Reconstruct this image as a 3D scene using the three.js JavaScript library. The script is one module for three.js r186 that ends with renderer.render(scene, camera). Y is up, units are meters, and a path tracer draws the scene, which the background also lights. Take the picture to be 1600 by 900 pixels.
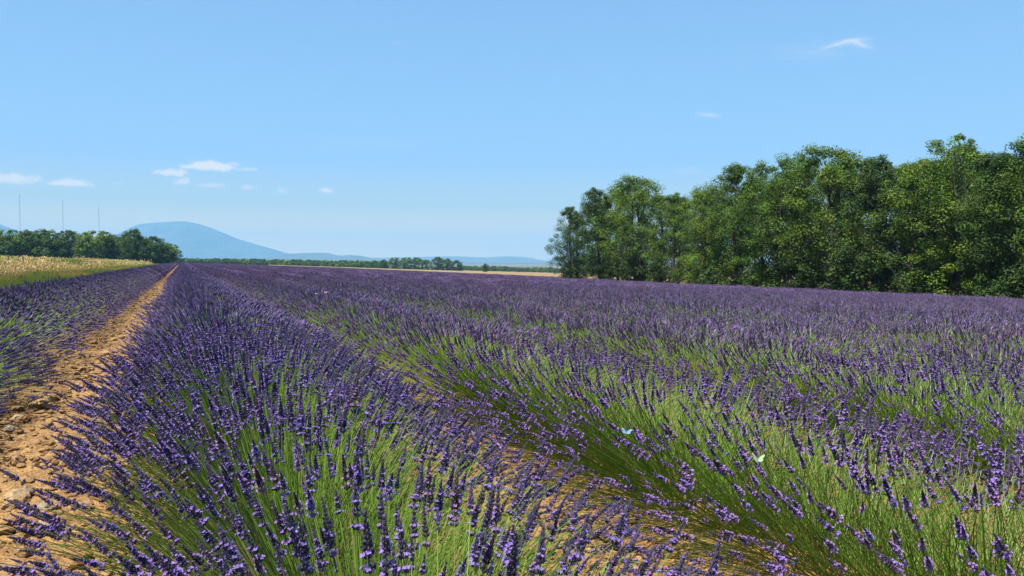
import * as THREE from 'three';
import { ImprovedNoise } from 'three/addons/math/ImprovedNoise.js';

// ------------------------------------------------------------------ camera, sky, sun, exposure
const scene = new THREE.Scene();
const EYE = 1.2, YAW = THREE.MathUtils.degToRad(23.1), PITCH = THREE.MathUtils.degToRad(1.99), F = 1208;   // F: focal length in pixels of the 1600 px wide photograph
const camera = new THREE.PerspectiveCamera(2 * THREE.MathUtils.radToDeg(Math.atan(450 / F)), 16 / 9, 0.05, 30000);
camera.position.set(0, EYE, 0);
camera.rotation.order = 'YXZ';
camera.rotation.set(-PITCH, -YAW, 0);
const renderer = new THREE.WebGLRenderer({ antialias: true });
renderer.toneMapping = THREE.LinearToneMapping;
renderer.toneMappingExposure = 2.35;
renderer.shadowMap.enabled = true;
const SUN = new THREE.Vector3(-0.38, 0.92, 0.04).normalize();
const sun = new THREE.DirectionalLight(new THREE.Color(1, 0.95, 0.86), 5);
sun.position.copy(SUN).multiplyScalar(300);
sun.castShadow = true;
sun.shadow.mapSize.set(4096, 4096);
Object.assign(sun.shadow.camera, { left: -120, right: 120, top: 120, bottom: -120, near: 1, far: 700 });
scene.add(sun, sun.target);
scene.fog = new THREE.FogExp2(new THREE.Color().setRGB(0.265, 0.625, 1.0), 1.6e-4);

const noiseGen = new ImprovedNoise();
const n3 = (x, y, z) => noiseGen.noise(x, y, z);
const fbm = (x, y, z, o = 4) => { let s = 0, a = 0.5, k = 1; for (let i = 0; i < o; i++) { s += a * n3(x * k, y * k, z * k + i * 7.3); a *= 0.5; k *= 2.03; } return s; };
const rng = (seed) => { let s = seed >>> 0; return () => { s = (s + 0x6d2b79f5) | 0; let t = Math.imul(s ^ (s >>> 15), 1 | s); t = (t + Math.imul(t ^ (t >>> 7), 61 | t)) ^ t; return ((t ^ (t >>> 14)) >>> 0) / 4294967296; }; };
const { clamp, lerp, smoothstep } = THREE.MathUtils;
const CY = Math.cos(YAW), SY = Math.sin(YAW);
// photograph column and distance -> world x and distance along the rows (z = -d)
const xAt = (px, zc) => zc * ((px - 800) / F * CY + SY), dAt = (px, zc) => zc * (CY - (px - 800) / F * SY);
const zcAtX = (px, x) => x / (SY + (px - 800) / F * CY);
const toPx = (x, d) => { const xc = x * CY - d * SY, zc = x * SY + d * CY; return [800 + F * xc / zc, zc]; };
const groundY = (x) => -0.035 * 500 * Math.tanh(x / 500);
const yAtPx = (py, zc) => EYE + (408 - py) / F * zc;      // height seen at that photograph row

{ // the sky: clear summer air, paler towards the horizon, with a few small clouds low down
  const W = 4096, H = 2048, data = new Float32Array(W * H * 4);
  const stops = [[0, 0.70, 0.48, 0.12], [1.5, 0.60, 0.43, 0.14], [4, 0.265, 0.32, 0.30], [7, 0.165, 0.28, 0.415], [11, 0.137, 0.26, 0.41], [15, 0.122, 0.238, 0.392], [19, 0.110, 0.214, 0.37], [30, 0.08, 0.17, 0.33], [50, 0.052, 0.125, 0.27], [90, 0.04, 0.10, 0.23]];
  for (let y = 0; y < H; y++) {
    const e = ((y + 0.5) / H - 0.5) * 180, c = [0.2, 0.2, 0.16];
    if (e > 0) {
      let k = 0; while (k < stops.length - 2 && stops[k + 1][0] < e) k++;
      const t = clamp((e - stops[k][0]) / (stops[k + 1][0] - stops[k][0]), 0, 1);
      for (let i = 0; i < 3; i++) c[i] = lerp(stops[k][i + 1], stops[k + 1][i + 1], t);
    }
    for (let x = 0; x < W; x++) data.set([c[0], c[1], c[2], 1], (y * W + x) * 4);
  }
  const put = (px, py, wpx, hpx, strength, seed, wisp = 0) => {   // a cloud by its photograph place and size
    const xc = (px - 800) / F, yc = (450 - py) / F, dir = new THREE.Vector3(xc, yc, -1).applyEuler(camera.rotation).normalize();
    cloud(Math.atan2(dir.z, dir.x), Math.asin(dir.y), wpx / F * 0.43, hpx / F * 0.46, strength, seed, wisp);
  };
  const cloud = (az, el, rw, rh, strength, seed, wisp) => {
    const cx = (az / (2 * Math.PI) + 0.5) * W, cy = (el / Math.PI + 0.5) * H, sx = rw / Math.cos(el) / (2 * Math.PI) * W, sy = rh / Math.PI * H;
    for (let j = Math.floor(cy - sy * 3); j <= cy + sy * 3; j++) for (let i = Math.floor(cx - sx * 2); i <= cx + sx * 2; i++) {
      if (j < H / 2 || j >= H) continue;
      let u = (i - cx) / sx, v = (j - cy) / sy;
      if (wisp) v += 0.55 * u * u * wisp - 0.3 + 0.35 * n3(u * 1.5, seed, 3);
      const flat = v < 0 ? 1.7 : 1;                             // flatter undersides
      const r = Math.sqrt(u * u + v * v * flat * flat) + 1.15 * fbm(u * 2.1 + seed * 3.1, v * 1.3 + seed, seed * 1.7, 5);
      let a = (wisp ? strength : strength * 1.2) * smoothstep(1.05 - r, 0, wisp ? 0.7 : 0.42);
      if (wisp) a *= 0.35 + 0.9 * smoothstep(n3(u * 1.2 + seed, v * 7 + u * 2.2, seed), -0.05, 0.35);
      if (a <= 0) continue;
      const o = (j * W + ((i % W) + W) % W) * 4, lit = [0.42, 0.40, 0.385];
      for (let k = 0; k < 3; k++) data[o + k] = lerp(data[o + k], lit[k], clamp(a, 0, 0.95));
    }
  };
  put(18, 282, 66, 22, 0.75, 1); put(103, 287, 70, 18, 0.8, 2); put(266, 272, 56, 14, 0.75, 3); put(284, 286, 30, 13, 0.65, 4);
  put(325, 262, 92, 20, 0.85, 5); put(364, 258, 22, 8, 0.4, 6); put(384, 266, 34, 7, 0.5, 7); put(328, 291, 48, 8, 0.5, 8); put(387, 294, 24, 8, 0.5, 9);
  put(440, 300, 22, 10, 0.4, 10); put(508, 299, 24, 10, 0.75, 11); put(183, 288, 16, 6, 0.25, 12);
  const filament = (pts, w, strength, seed) => {   // a thin streak of high cloud through these photograph places
    const q = pts.map(([px, py]) => { const v = new THREE.Vector3((px - 800) / F, (450 - py) / F, -1).applyEuler(camera.rotation).normalize(); return [(Math.atan2(v.z, v.x) / (2 * Math.PI) + 0.5) * W, (Math.asin(v.y) / Math.PI + 0.5) * H]; }), ww = w / F / Math.PI * H;
    const x0 = Math.min(...q.map((p) => p[0])) - 12, x1 = Math.max(...q.map((p) => p[0])) + 12, y0 = Math.min(...q.map((p) => p[1])) - 8, y1 = Math.max(...q.map((p) => p[1])) + 8;
    for (let j = Math.floor(y0); j <= y1; j++) for (let i = Math.floor(x0); i <= x1; i++) {
      let best = 1e9, along = 0;
      for (let k = 0; k < q.length - 1; k++) { const dx = q[k + 1][0] - q[k][0], dy = q[k + 1][1] - q[k][1], t = clamp(((i - q[k][0]) * dx + (j - q[k][1]) * dy) / (dx * dx + dy * dy), 0, 1), e = Math.hypot(i - q[k][0] - t * dx, j - q[k][1] - t * dy); if (e < best) { best = e; along = (k + t) / (q.length - 1); } }
      const a = strength * Math.exp(-((best / ww) ** 2)) * Math.pow(Math.sin(Math.PI * clamp(along, 0.02, 0.98)), 0.6) * (0.75 + 0.6 * n3(i * 0.25, j * 0.5, seed)), o = (j * W + i) * 4;
      for (let k = 0; k < 3; k++) data[o + k] = lerp(data[o + k], [0.40, 0.40, 0.395][k], clamp(a, 0, 0.9));
    }
  };
  filament([[1276, 79], [1292, 75], [1308, 70], [1325, 64], [1345, 62], [1366, 61]], 1.7, 0.75, 1); filament([[1296, 67], [1312, 65.5], [1330, 65], [1350, 66]], 1.5, 0.45, 2); filament([[1328, 63], [1338, 68], [1348, 73], [1364, 77]], 2.2, 0.6, 3); filament([[1300, 74], [1322, 69], [1342, 69], [1360, 71]], 3.5, 0.3, 4);
  filament([[1086, 179], [1100, 180], [1112, 181], [1128, 183]], 1.9, 0.7, 5); put(622, 69, 36, 6, 0.14, 15, 0.3); put(1075, 270, 60, 18, 0.12, 16);
  put(1240, 95, 220, 50, 0.09, 18, 0.4); put(520, 230, 420, 40, 0.05, 19, 0.3);
  const r = rng(77);
  for (let k = 0; k < 26; k++) { const az = r() * Math.PI * 2; if (Math.cos(az + Math.PI / 2 - YAW) > 0.72) continue; cloud(az, 0.06 + r() * 0.14, 0.015 + r() * 0.03, 0.004 + r() * 0.006, 0.7, 20 + k, 0); }
  const sky = new THREE.DataTexture(data, W, H, THREE.RGBAFormat, THREE.FloatType);
  sky.mapping = THREE.EquirectangularReflectionMapping; sky.magFilter = sky.minFilter = THREE.LinearFilter; sky.needsUpdate = true;
  scene.background = sky; scene.environment = sky;
}

// ------------------------------------------------------------------ helpers
const used = {};
const numbered = (name) => { const k = used[name] = (used[name] ?? -1) + 1; return k ? `${name}_${String(k).padStart(3, '0')}` : name; };
const tag = (o, label, category, group, kind) => { Object.assign(o.userData, { label, category }); if (group) o.userData.group = group; if (kind) o.userData.kind = kind; return o; };
const shadowed = (o) => { o.traverse((m) => { if (m.isMesh) m.castShadow = m.receiveShadow = true; }); return o; };
class MB {   // collects triangles
  constructor() { this.p = []; this.c = []; this.uv = []; this.i = []; }
  get n() { return this.p.length / 3; }
  v(x, y, z, c) { this.p.push(x, y, z); if (c) this.c.push(c[0], c[1], c[2]); return this.p.length / 3 - 1; }
  t(a, b, c) { this.i.push(a, b, c); }
  q(a, b, c, d) { this.i.push(a, b, c, a, c, d); }
  tube(pts, radii, sides, col) {   // pts: [x, y, z]; a point-ended or open tapered tube
    const up = new THREE.Vector3(), A = new THREE.Vector3(), B = new THREE.Vector3(), T = new THREE.Vector3();
    let prev = -1;
    for (let k = 0; k < pts.length; k++) {
      const a = pts[Math.max(0, k - 1)], b = pts[Math.min(pts.length - 1, k + 1)];
      T.set(b[0] - a[0], b[1] - a[1], b[2] - a[2]).normalize();
      up.set(0.31, Math.abs(T.y) > 0.8 ? 0.1 : 0.9, 0.42); A.crossVectors(T, up).normalize(); B.crossVectors(T, A);
      const first = this.n;
      for (let s = 0; s < sides; s++) { const w = s / sides * 2 * Math.PI, r = radii[k]; this.v(pts[k][0] + r * (A.x * Math.cos(w) + B.x * Math.sin(w)), pts[k][1] + r * (A.y * Math.cos(w) + B.y * Math.sin(w)), pts[k][2] + r * (A.z * Math.cos(w) + B.z * Math.sin(w)), col); }
      if (prev >= 0) for (let s = 0; s < sides; s++) { const s2 = (s + 1) % sides; this.q(prev + s, prev + s2, first + s2, first + s); }
      prev = first;
    }
  }
  geometry(smooth) {
    const g = new THREE.BufferGeometry();
    g.setAttribute('position', new THREE.BufferAttribute(new Float32Array(this.p), 3));
    if (this.c.length) g.setAttribute('color', new THREE.BufferAttribute(new Float32Array(this.c), 3));
    if (this.uv.length) g.setAttribute('uv', new THREE.BufferAttribute(new Float32Array(this.uv), 2));
    g.setIndex(new THREE.BufferAttribute(new Uint32Array(this.i), 1));
    if (smooth) g.computeVertexNormals();
    return g;
  }
}
const mesh = (name, g, m, parent) => { const o = new THREE.Mesh(g, m); o.name = name; parent?.add(o); return o; };
const instanced = (name, g, m, mats, cols, parent, label) => {
  const o = new THREE.InstancedMesh(g, m, mats.length); o.name = name;
  mats.forEach((x, k) => o.setMatrixAt(k, x));
  if (cols) cols.forEach((x, k) => o.setColorAt(k, x));
  o.userData.kind = 'stuff'; if (label) o.userData.label = label;
  parent?.add(o); return o;
};
const vary = (c, r, a) => { const k = 1 + (r() - 0.5) * 2 * a; return [c[0] * k * (1 + (r() - 0.5) * a), c[1] * k, c[2] * k * (1 + (r() - 0.5) * a)]; };

// seamless grain for soil: pebbly, from wrapped value noise
const soilMap = (() => {
  const N = 512, h = new Float32Array(N * N), r = rng(5);
  for (const [cells, amp] of [[8, 0.5], [24, 0.6], [64, 0.8], [128, 0.9], [256, 0.6]]) {
    const v = Float32Array.from({ length: cells * cells }, () => r());
    for (let y = 0; y < N; y++) for (let x = 0; x < N; x++) {
      const fx = x / N * cells, fy = y / N * cells, ix = Math.floor(fx), iy = Math.floor(fy), tx = smoothstep(fx - ix, 0, 1), ty = smoothstep(fy - iy, 0, 1), at = (a, b) => v[(b % cells) * cells + a % cells];
      h[y * N + x] += amp * (lerp(lerp(at(ix, iy), at(ix + 1, iy), tx), lerp(at(ix, iy + 1), at(ix + 1, iy + 1), tx), ty) - 0.5);
    }
  }
  const col = new Uint8Array(N * N * 4), bmp = new Uint8Array(N * N * 4);
  for (let k = 0; k < N * N; k++) {
    const g = clamp(0.80 + 0.32 * h[k], 0, 0.97), b = clamp(128 + 150 * h[k], 0, 255);
    col.set([255 * g, 255 * g * (0.985 + 0.03 * h[k]), 255 * g * (0.96 + 0.08 * h[k]), 255], k * 4); bmp.set([b, b, b, 255], k * 4);
  }
  return [col, bmp].map((d, k) => { const t = new THREE.DataTexture(d, N, N); t.wrapS = t.wrapT = THREE.RepeatWrapping; t.magFilter = THREE.LinearFilter; if (!k) t.colorSpace = THREE.SRGBColorSpace; t.needsUpdate = true; return t; });
})();
const std = (o) => new THREE.MeshStandardMaterial({ roughness: 0.95, ...o }), leafy = (o) => new THREE.MeshPhysicalMaterial({ roughness: 0.75, transmission: 0.35, thickness: 0, vertexColors: true, side: THREE.DoubleSide, specularIntensity: 0.25, ...o });
const M = {
  soil: std({ vertexColors: true, map: soilMap[0], bumpMap: soilMap[1], bumpScale: 0.012 }), terrain: std({ vertexColors: true, map: soilMap[0] }),
  stone: std({ map: soilMap[0], vertexColors: true, roughness: 0.85 }), mountain: std({ vertexColors: true }),
  stem: leafy({ transmission: 0.5, roughness: 0.45, specularIntensity: 0.6 }), spike: leafy({ transmission: 0.34, roughness: 0.85 }),
  leaf: leafy({ transmission: 0.42, roughness: 0.6 }), bark: std({ vertexColors: true }), grass: leafy({ transmission: 0.35 }), metal: std({ vertexColors: true, roughness: 0.5, metalness: 0.3 }),
  wing: leafy({ transmission: 0.35 }), body: std({ vertexColors: true, roughness: 0.7 }), wheat: leafy({ transmission: 0.25 }),
};

// ------------------------------------------------------------------ ground
const FAR_END = 262, ROW_GAP = 2.15, ROWS = [-2.06, 0.39, 2.36];
const rightEdge = (d) => lerp(35.4, 43.5, smoothstep(d, 72, 88));
{
  const b = new MB(), rings = [0];
  for (let r = 2; r < 7400; r *= 1.085) rings.push(r);
  const seg = 160, first = [];
  rings.forEach((r) => { first.push(b.n); for (let s = 0; s < seg; s++) {
    const a = s / seg * 2 * Math.PI, x = Math.sin(a) * r, z = -Math.cos(a) * r, k = fbm(x * 0.012, 3, z * 0.012), g = smoothstep(fbm(x * 0.03, 9, z * 0.03) + k, -0.15, 0.3);
    b.v(x, groundY(x) - 0.1, z, [lerp(0.22, 0.09, g) * (1 + 0.2 * k), lerp(0.155, 0.11, g) * (1 + 0.2 * k), lerp(0.06, 0.03, g)]); b.uv.push(x / 2, z / 2);
  } });
  for (let k = 1; k < rings.length; k++) for (let s = 0; s < seg; s++) { const t = (s + 1) % seg; b.q(first[k - 1] + s, first[k - 1] + t, first[k] + t, first[k] + s); }
  const o = mesh('ground', b.geometry(true), M.terrain, scene); o.userData.kind = 'structure'; o.userData.label = 'dry open ground stretching to the horizon';
}
const soilHeight = (x, d) => {   // clods and ruts in the tilled earth
  const near = smoothstep(60 - d, 0, 40);
  return groundY(x) + 0.045 * fbm(x * 1.6, 2, d * 1.1) + near * (0.05 * Math.max(0, fbm(x * 7, 5, d * 7, 3)) + 0.022 * n3(x * 22, 7, d * 22));
};
function soilSheet(b, x0, x1, nx, d0, d1, ratio, step) {
  const ds = [d0]; let s = step; while (ds[ds.length - 1] < d1) { ds.push(Math.min(d1, ds[ds.length - 1] + s)); s *= ratio; }
  let prev = -1;
  for (const d of ds) {
    const f = b.n;
    for (let k = 0; k <= nx; k++) {
      const x = lerp(x0, x1, k / nx), w = fbm(x * 0.9, 11, d * 0.5), w2 = fbm(x * 6, 13, d * 6, 3);
      const t = clamp(0.5 + 0.9 * w + 0.5 * w2, 0, 1);
      b.v(x, soilHeight(x, d), -d, [lerp(0.28, 0.39, t), lerp(0.145, 0.222, t), lerp(0.038, 0.074, t)]); b.uv.push(x / 0.9, d / 0.9);
    }
    if (prev >= 0) for (let k = 0; k < nx; k++) b.q(prev + k, prev + k + 1, f + k + 1, f + k);
    prev = f;
  }
}
const pathB = new MB(); soilSheet(pathB, -1.62, -0.12, 84, -3, FAR_END + 6, 1.017, 0.024);
const path = mesh('dirt_path', pathB.geometry(true), M.soil, scene); path.userData.kind = 'structure'; path.userData.label = 'stony orange dirt path between the two left lavender rows';
const soilB = new MB();
soilSheet(soilB, -3.1, -1.62, 20, -3, FAR_END + 6, 1.03, 0.1); soilSheet(soilB, -0.12, 2.7, 120, -3, FAR_END + 6, 1.02, 0.03); soilSheet(soilB, 2.7, 48, 160, -6, FAR_END + 6, 1.03, 0.25);
const soil = mesh('field_soil', soilB.geometry(true), M.soil, scene); soil.userData.kind = 'structure'; soil.userData.label = 'orange soil of the lavender field';

// stones: a few irregular shapes, shared
function stoneGeometry(seed) {
  const r = rng(seed), g = new THREE.IcosahedronGeometry(0.5, 2), p = g.attributes.position, sx = 0.8 + r() * 0.4, sz = 0.6 + r() * 0.4, sy = 0.4 + r() * 0.25, col = [];
  const cuts = Array.from({ length: 5 }, () => [new THREE.Vector3(r() - 0.5, (r() - 0.3), r() - 0.5).normalize(), 0.27 + r() * 0.14]);
  for (let k = 0; k < p.count; k++) {
    const v = new THREE.Vector3().fromBufferAttribute(p, k), n = v.clone().normalize();
    for (const [c, h] of cuts) { const o = v.dot(c) - h; if (o > 0) v.addScaledVector(c, -o * 0.85); }
    v.addScaledVector(n, 0.09 * n3(n.x * 2 + seed, n.y * 2, n.z * 2) + 0.03 * n3(n.x * 6, n.y * 6 + seed, n.z * 6));
    p.setXYZ(k, v.x * sx, v.y * sy * 1.6, v.z * sz);
    const t = 0.92 + 0.16 * n3(n.x * 4, n.y * 4, n.z * 4 + seed); col.push(t, t, t);
  }
  g.setAttribute('color', new THREE.Float32BufferAttribute(col, 3)); g.computeVertexNormals(); return g;
}
{
  const shapes = Array.from({ length: 8 }, (_, k) => stoneGeometry(31 + k)), r = rng(8);
  const tones = [[0.36, 0.205, 0.078], [0.41, 0.26, 0.115], [0.32, 0.165, 0.055], [0.43, 0.3, 0.16], [0.34, 0.27, 0.19], [0.28, 0.14, 0.045]].map((c) => { const m = M.stone.clone(); m.color.setRGB(...c); return m; });
  const place = (o, x, d, s, yaw = r() * 6.28) => { o.position.set(x, soilHeight(x, d) + s * 0.10, -d); o.rotation.set((r() - 0.5) * 0.5, yaw, (r() - 0.5) * 0.5); o.scale.set(s, s * (0.65 + r() * 0.35), s); };
  // the stones one can point to in the photograph: column, row, width in pixels
  for (const [px, py, w, tone] of [[60, 647, 44, 1], [22, 657, 24, 0], [24, 671, 26, 3], [6, 677, 20, 0], [8, 692, 20, 4], [130, 588, 16, 1], [118, 604, 14, 0], [100, 625, 18, 0], [140, 660, 10, 3], [50, 783, 18, 1], [18, 797, 40, 3], [15, 812, 40, 1], [60, 818, 34, 4], [10, 838, 34, 0], [35, 790, 22, 4], [70, 682, 14, 1], [118, 697, 14, 3], [60, 722, 12, 0], [20, 745, 24, 0], [45, 860, 44, 2]]) {
    const zc = F * EYE * 1.02 / (py - 408), x = xAt(px, zc), d = dAt(px, zc); place(mesh('stone', shapes[Math.floor(r() * 8)], tones[tone], path), x, d, w * zc / F * 1.05);
  }
  for (let k = 0; k < 270; k++) {
    const d = 2 * Math.pow(10, r() * 0.85), x = -1.4 + r() * 1.15, s = 0.035 + 0.09 * Math.pow(r(), 3); place(mesh('stone', shapes[k % 8], tones[Math.floor(r() * r() * 6)], path), x, d, s);
  }
  for (let k = 0; k < 150; k++) {   // the furrow to the right of the front row, and the next one
    const d = 1 + 14 * Math.pow(r(), 1.6), x = (r() < 0.85 ? 1.05 + r() * 0.8 : 3.2 + r() * 0.5), s = 0.03 + 0.1 * Math.pow(r(), 3); place(mesh('stone', shapes[k % 8], tones[Math.floor(r() * 6)], soil), x, d, s);
  }
  const clods = (parent, n, x0, x1, dmin, decades, label) => {
    const sets = shapes.slice(0, 4).map(() => [[], []]), o = new THREE.Object3D();
    for (let k = 0; k < n; k++) {
      const d = dmin * Math.pow(10, r() * decades), x = lerp(x0, x1, r()), s = (0.008 + 0.04 * Math.pow(r(), 2.5)) * (1 + d / 26); place(o, x, d, s); o.updateMatrix();
      const [a, c] = sets[k % 4], t = r(); a.push(o.matrix.clone()); c.push(new THREE.Color().setRGB(lerp(0.26, 0.43, t), lerp(0.13, 0.26, t), lerp(0.036, 0.11, t)));
    }
    sets.forEach(([a, c], k) => instanced('gravel', shapes[k], M.stone, a, c, parent, label));
  };
  clods(path, 9000, -1.5, -0.2, 1.6, 1.65, 'small stones and clods strewn over the path'); clods(soil, 3600, 0.9, 1.95, 0.9, 1.5, 'small stones and clods in the furrow'); clods(soil, 900, 3.1, 3.9, 1.2, 1.2, 'small stones and clods in the furrow');
}

// ------------------------------------------------------------------ lavender
const CALYX = [0.098, 0.07, 0.138], DEEP = [0.062, 0.05, 0.1], SLATE = [0.105, 0.098, 0.125], FLORET = [0.27, 0.17, 0.46], STEM = [0.19, 0.345, 0.036];
function spikeGeometry(seed) {   // a flower spike in whorls of calyces with some open florets, standing on the origin, about 8 cm
  const r = rng(seed), b = new MB(), whorls = 9 + Math.floor(r() * 3), len = 0.066 + r() * 0.03, bloom = 0.2 + 0.55 * r() * r();
  b.tube([[0, -0.004, 0], [0, len * 0.9, 0]], [0.0016, 0.001], 3, [0.14, 0.15, 0.1]);
  const bullet = (o, dir, l, w, c) => {
    const s = new THREE.Vector3().crossVectors(dir, new THREE.Vector3(0.3, 0.2, 0.9)).normalize(), t = new THREE.Vector3().crossVectors(dir, s), f = [];
    for (const [k, rad] of [[0, 0.45], [0.45, 1], [1, 0.55]]) { const a = b.n; f.push(a); for (let q = 0; q < 4; q++) { const w4 = q * Math.PI / 2, x = Math.cos(w4) * rad * w, y = Math.sin(w4) * rad * w; b.v(o.x + dir.x * l * k + s.x * x + t.x * y, o.y + dir.y * l * k + s.y * x + t.y * y, o.z + dir.z * l * k + s.z * x + t.z * y, c); } }
    for (let k = 0; k < 2; k++) for (let q = 0; q < 4; q++) { const n = (q + 1) % 4; b.q(f[k] + q, f[k] + n, f[k + 1] + n, f[k + 1] + q); }
    b.q(f[2], f[2] + 1, f[2] + 2, f[2] + 3);
  };
  const floret = (o, dir, w, c) => {   // four little petals round a throat
    const s = new THREE.Vector3().crossVectors(dir, new THREE.Vector3(0.3, 0.9, 0.2)).normalize(), t = new THREE.Vector3().crossVectors(dir, s), m = b.v(o.x, o.y, o.z, c);
    for (let q = 0; q < 4; q++) {
      const p = [-0.6, 0, 0.6].map((e, k) => { const a = q * Math.PI / 2 + e, x = Math.cos(a) * w * (k === 1 ? 1.15 : 0.85), y = Math.sin(a) * w * (k === 1 ? 1.15 : 0.85), z = w * 0.5; return b.v(o.x + s.x * x + t.x * y + dir.x * z, o.y + s.y * x + t.y * y + dir.y * z, o.z + s.z * x + t.z * y + dir.z * z, c); });
      b.t(m, p[0], p[1]); b.t(m, p[1], p[2]);
    }
  };
  for (let k = 0; k < whorls; k++) {
    const f = k / (whorls - 1), y = k === 0 ? 0 : len * (0.13 + 0.8 * Math.pow(f, 0.95)), n = Math.round(lerp(8, 4, f * f)), R = lerp(0.0034, 0.0007, Math.pow(f, 1.3)), L = lerp(0.0096, 0.0066, f) * (0.9 + r() * 0.2), turn = r() * 6.28;
    for (let q = 0; q < n; q++) {
      const a = turn + q / n * 6.283 + (r() - 0.5) * 0.4, tilt = lerp(0.72, 0.14, f) + (r() - 0.5) * 0.25, dir = new THREE.Vector3(Math.cos(a) * Math.sin(tilt), Math.cos(tilt), Math.sin(a) * Math.sin(tilt)), o = new THREE.Vector3(Math.cos(a) * R, y + (r() - 0.5) * 0.003, Math.sin(a) * R);
      bullet(o, dir, L, lerp(0.0023, 0.0016, f), vary(r() < 0.25 + 0.35 * f ? SLATE : r() < 0.5 ? DEEP : CALYX, r, 0.25));
      if (r() < bloom * (1 - f) * (1 + 0.8 * (k === 0)) ) floret(o.clone().addScaledVector(dir, L * 0.98), dir, 0.0034 + r() * 0.0016, vary(FLORET, r, 0.2));
    }
  }
  return b.geometry();
}
const stemTone = (r) => { const k = r(); return vary(k < 0.62 ? STEM : k < 0.80 ? [0.28, 0.38, 0.09] : k < 0.92 ? [0.105, 0.165, 0.035] : [0.32, 0.26, 0.11], r, 0.28); };
function stemPath(r, along = 1, lean = 0, spread = 1.36, upright = 0.85) {   // root, middle and tip of a stem: plants fan out across the row, less along it
  const u = (r() * 2 - 1), phi = spread * Math.sign(u) * Math.pow(Math.abs(u), upright) + (r() - 0.5) * 0.2, psi = (r() * 2 - 1) * 0.5 * along + lean, L = (0.50 + 0.14 * r()) * (1 + 0.22 * Math.abs(Math.sin(phi)));
  const dir = new THREE.Vector3(Math.sin(phi), Math.cos(phi), Math.sin(psi)).normalize(), root = new THREE.Vector3(u * 0.2 * spread + (r() - 0.5) * 0.08, 0.05 + 0.06 * r(), (r() - 0.5) * 0.4);
  const mid = root.clone().addScaledVector(dir, L * 0.52); mid.y += 0.035; mid.x += (r() - 0.5) * 0.03; mid.z += (r() - 0.5) * 0.03;
  const tip = root.clone().addScaledVector(dir, L); tip.y += 0.02 * (r() - 0.6) - 0.04 * Math.abs(Math.sin(phi)); tip.y = Math.max(0.06, tip.y);
  return [root, mid, tip];
}
const bez = (a, m, c, t) => { const k = 1 - t; return [k * k * a.x + 2 * k * t * m.x + t * t * c.x, k * k * a.y + 2 * k * t * m.y + t * t * c.y, k * k * a.z + 2 * k * t * m.z + t * t * c.z]; };
function plantGeometry(seed, nStem, nSpike, fat, rings, stemW, spread = 1.34) {   // a whole plant for the middle distance and beyond: [stems, spikes]
  const r = rng(seed), st = new MB(), sp = new MB();
  for (let k = 0; k < Math.max(nStem, nSpike); k++) {
    const [a, m, c] = stemPath(r, 1, 0, spread, 0.9), cut = k < nSpike ? 1 : 0.75 + 0.25 * r(), p0 = bez(a, m, c, 0.1), p1 = bez(a, m, c, 0.55 * cut), p2 = bez(a, m, c, cut);
    if (k < nStem) {
      const col = stemTone(r), w = r() * 3.14, dx = Math.cos(w) * stemW, dz = Math.sin(w) * stemW, q = [];
      for (const [p, s] of [[p0, 1], [p1, 0.9], [p2, 0.6]]) q.push(st.v(p[0] - dx * s, p[1], p[2] - dz * s, col), st.v(p[0] + dx * s, p[1], p[2] + dz * s, col));
      st.q(q[0], q[1], q[3], q[2]); st.q(q[2], q[3], q[5], q[4]);
    }
    if (k < nSpike) {
      const T = new THREE.Vector3(p2[0] - p1[0], p2[1] - p1[1] + 0.03, p2[2] - p1[2]).normalize(), len = 0.06 + 0.03 * r(), base = vary(r() < 0.25 ? SLATE : CALYX, r, 0.3), lit = vary(r() < 0.35 ? FLORET : CALYX, r, 0.25), side = new THREE.Vector3().crossVectors(T, new THREE.Vector3(0.2, 0.3, 0.9)).normalize(), oth = new THREE.Vector3().crossVectors(T, side), f = [];
      for (let j = 0; j <= rings; j++) {
        const t = j / rings, rad = fat * (j === 0 ? 0.55 : j === rings ? 0.12 : (1.1 - 0.55 * t) * (j % 2 ? 1.05 : 0.8)), i0 = sp.n; f.push(i0);
        for (let q = 0; q < 3; q++) { const w = q * 2.094 + j * 0.6, x = Math.cos(w) * rad, y = Math.sin(w) * rad; sp.v(p2[0] + T.x * len * t + side.x * x + oth.x * y, p2[1] + T.y * len * t + side.y * x + oth.y * y, p2[2] + T.z * len * t + side.z * x + oth.z * y, (j + q) % 3 === 0 && t < 0.7 ? lit : base); }
      }
      for (let j = 0; j < rings; j++) for (let q = 0; q < 3; q++) { const n = (q + 1) % 3; sp.q(f[j] + q, f[j] + n, f[j + 1] + n, f[j + 1] + q); }
    }
  }
  return [st.geometry(), sp.geometry()];
}
const spikeShapes = Array.from({ length: 8 }, (_, k) => spikeGeometry(100 + k));
const midPlants = Array.from({ length: 5 }, (_, k) => plantGeometry(200 + k, 400, 330, 0.0076, 4, 0.0018)), tightPlants = Array.from({ length: 4 }, (_, k) => plantGeometry(220 + k, 380, 260, 0.0078, 4, 0.0018, 1.08)), greenPlants = Array.from({ length: 3 }, (_, k) => plantGeometry(240 + k, 480, 170, 0.0075, 4, 0.002)), farPlants = Array.from({ length: 4 }, (_, k) => plantGeometry(300 + k, 80, 230, 0.0125, 2, 0.003));
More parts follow.
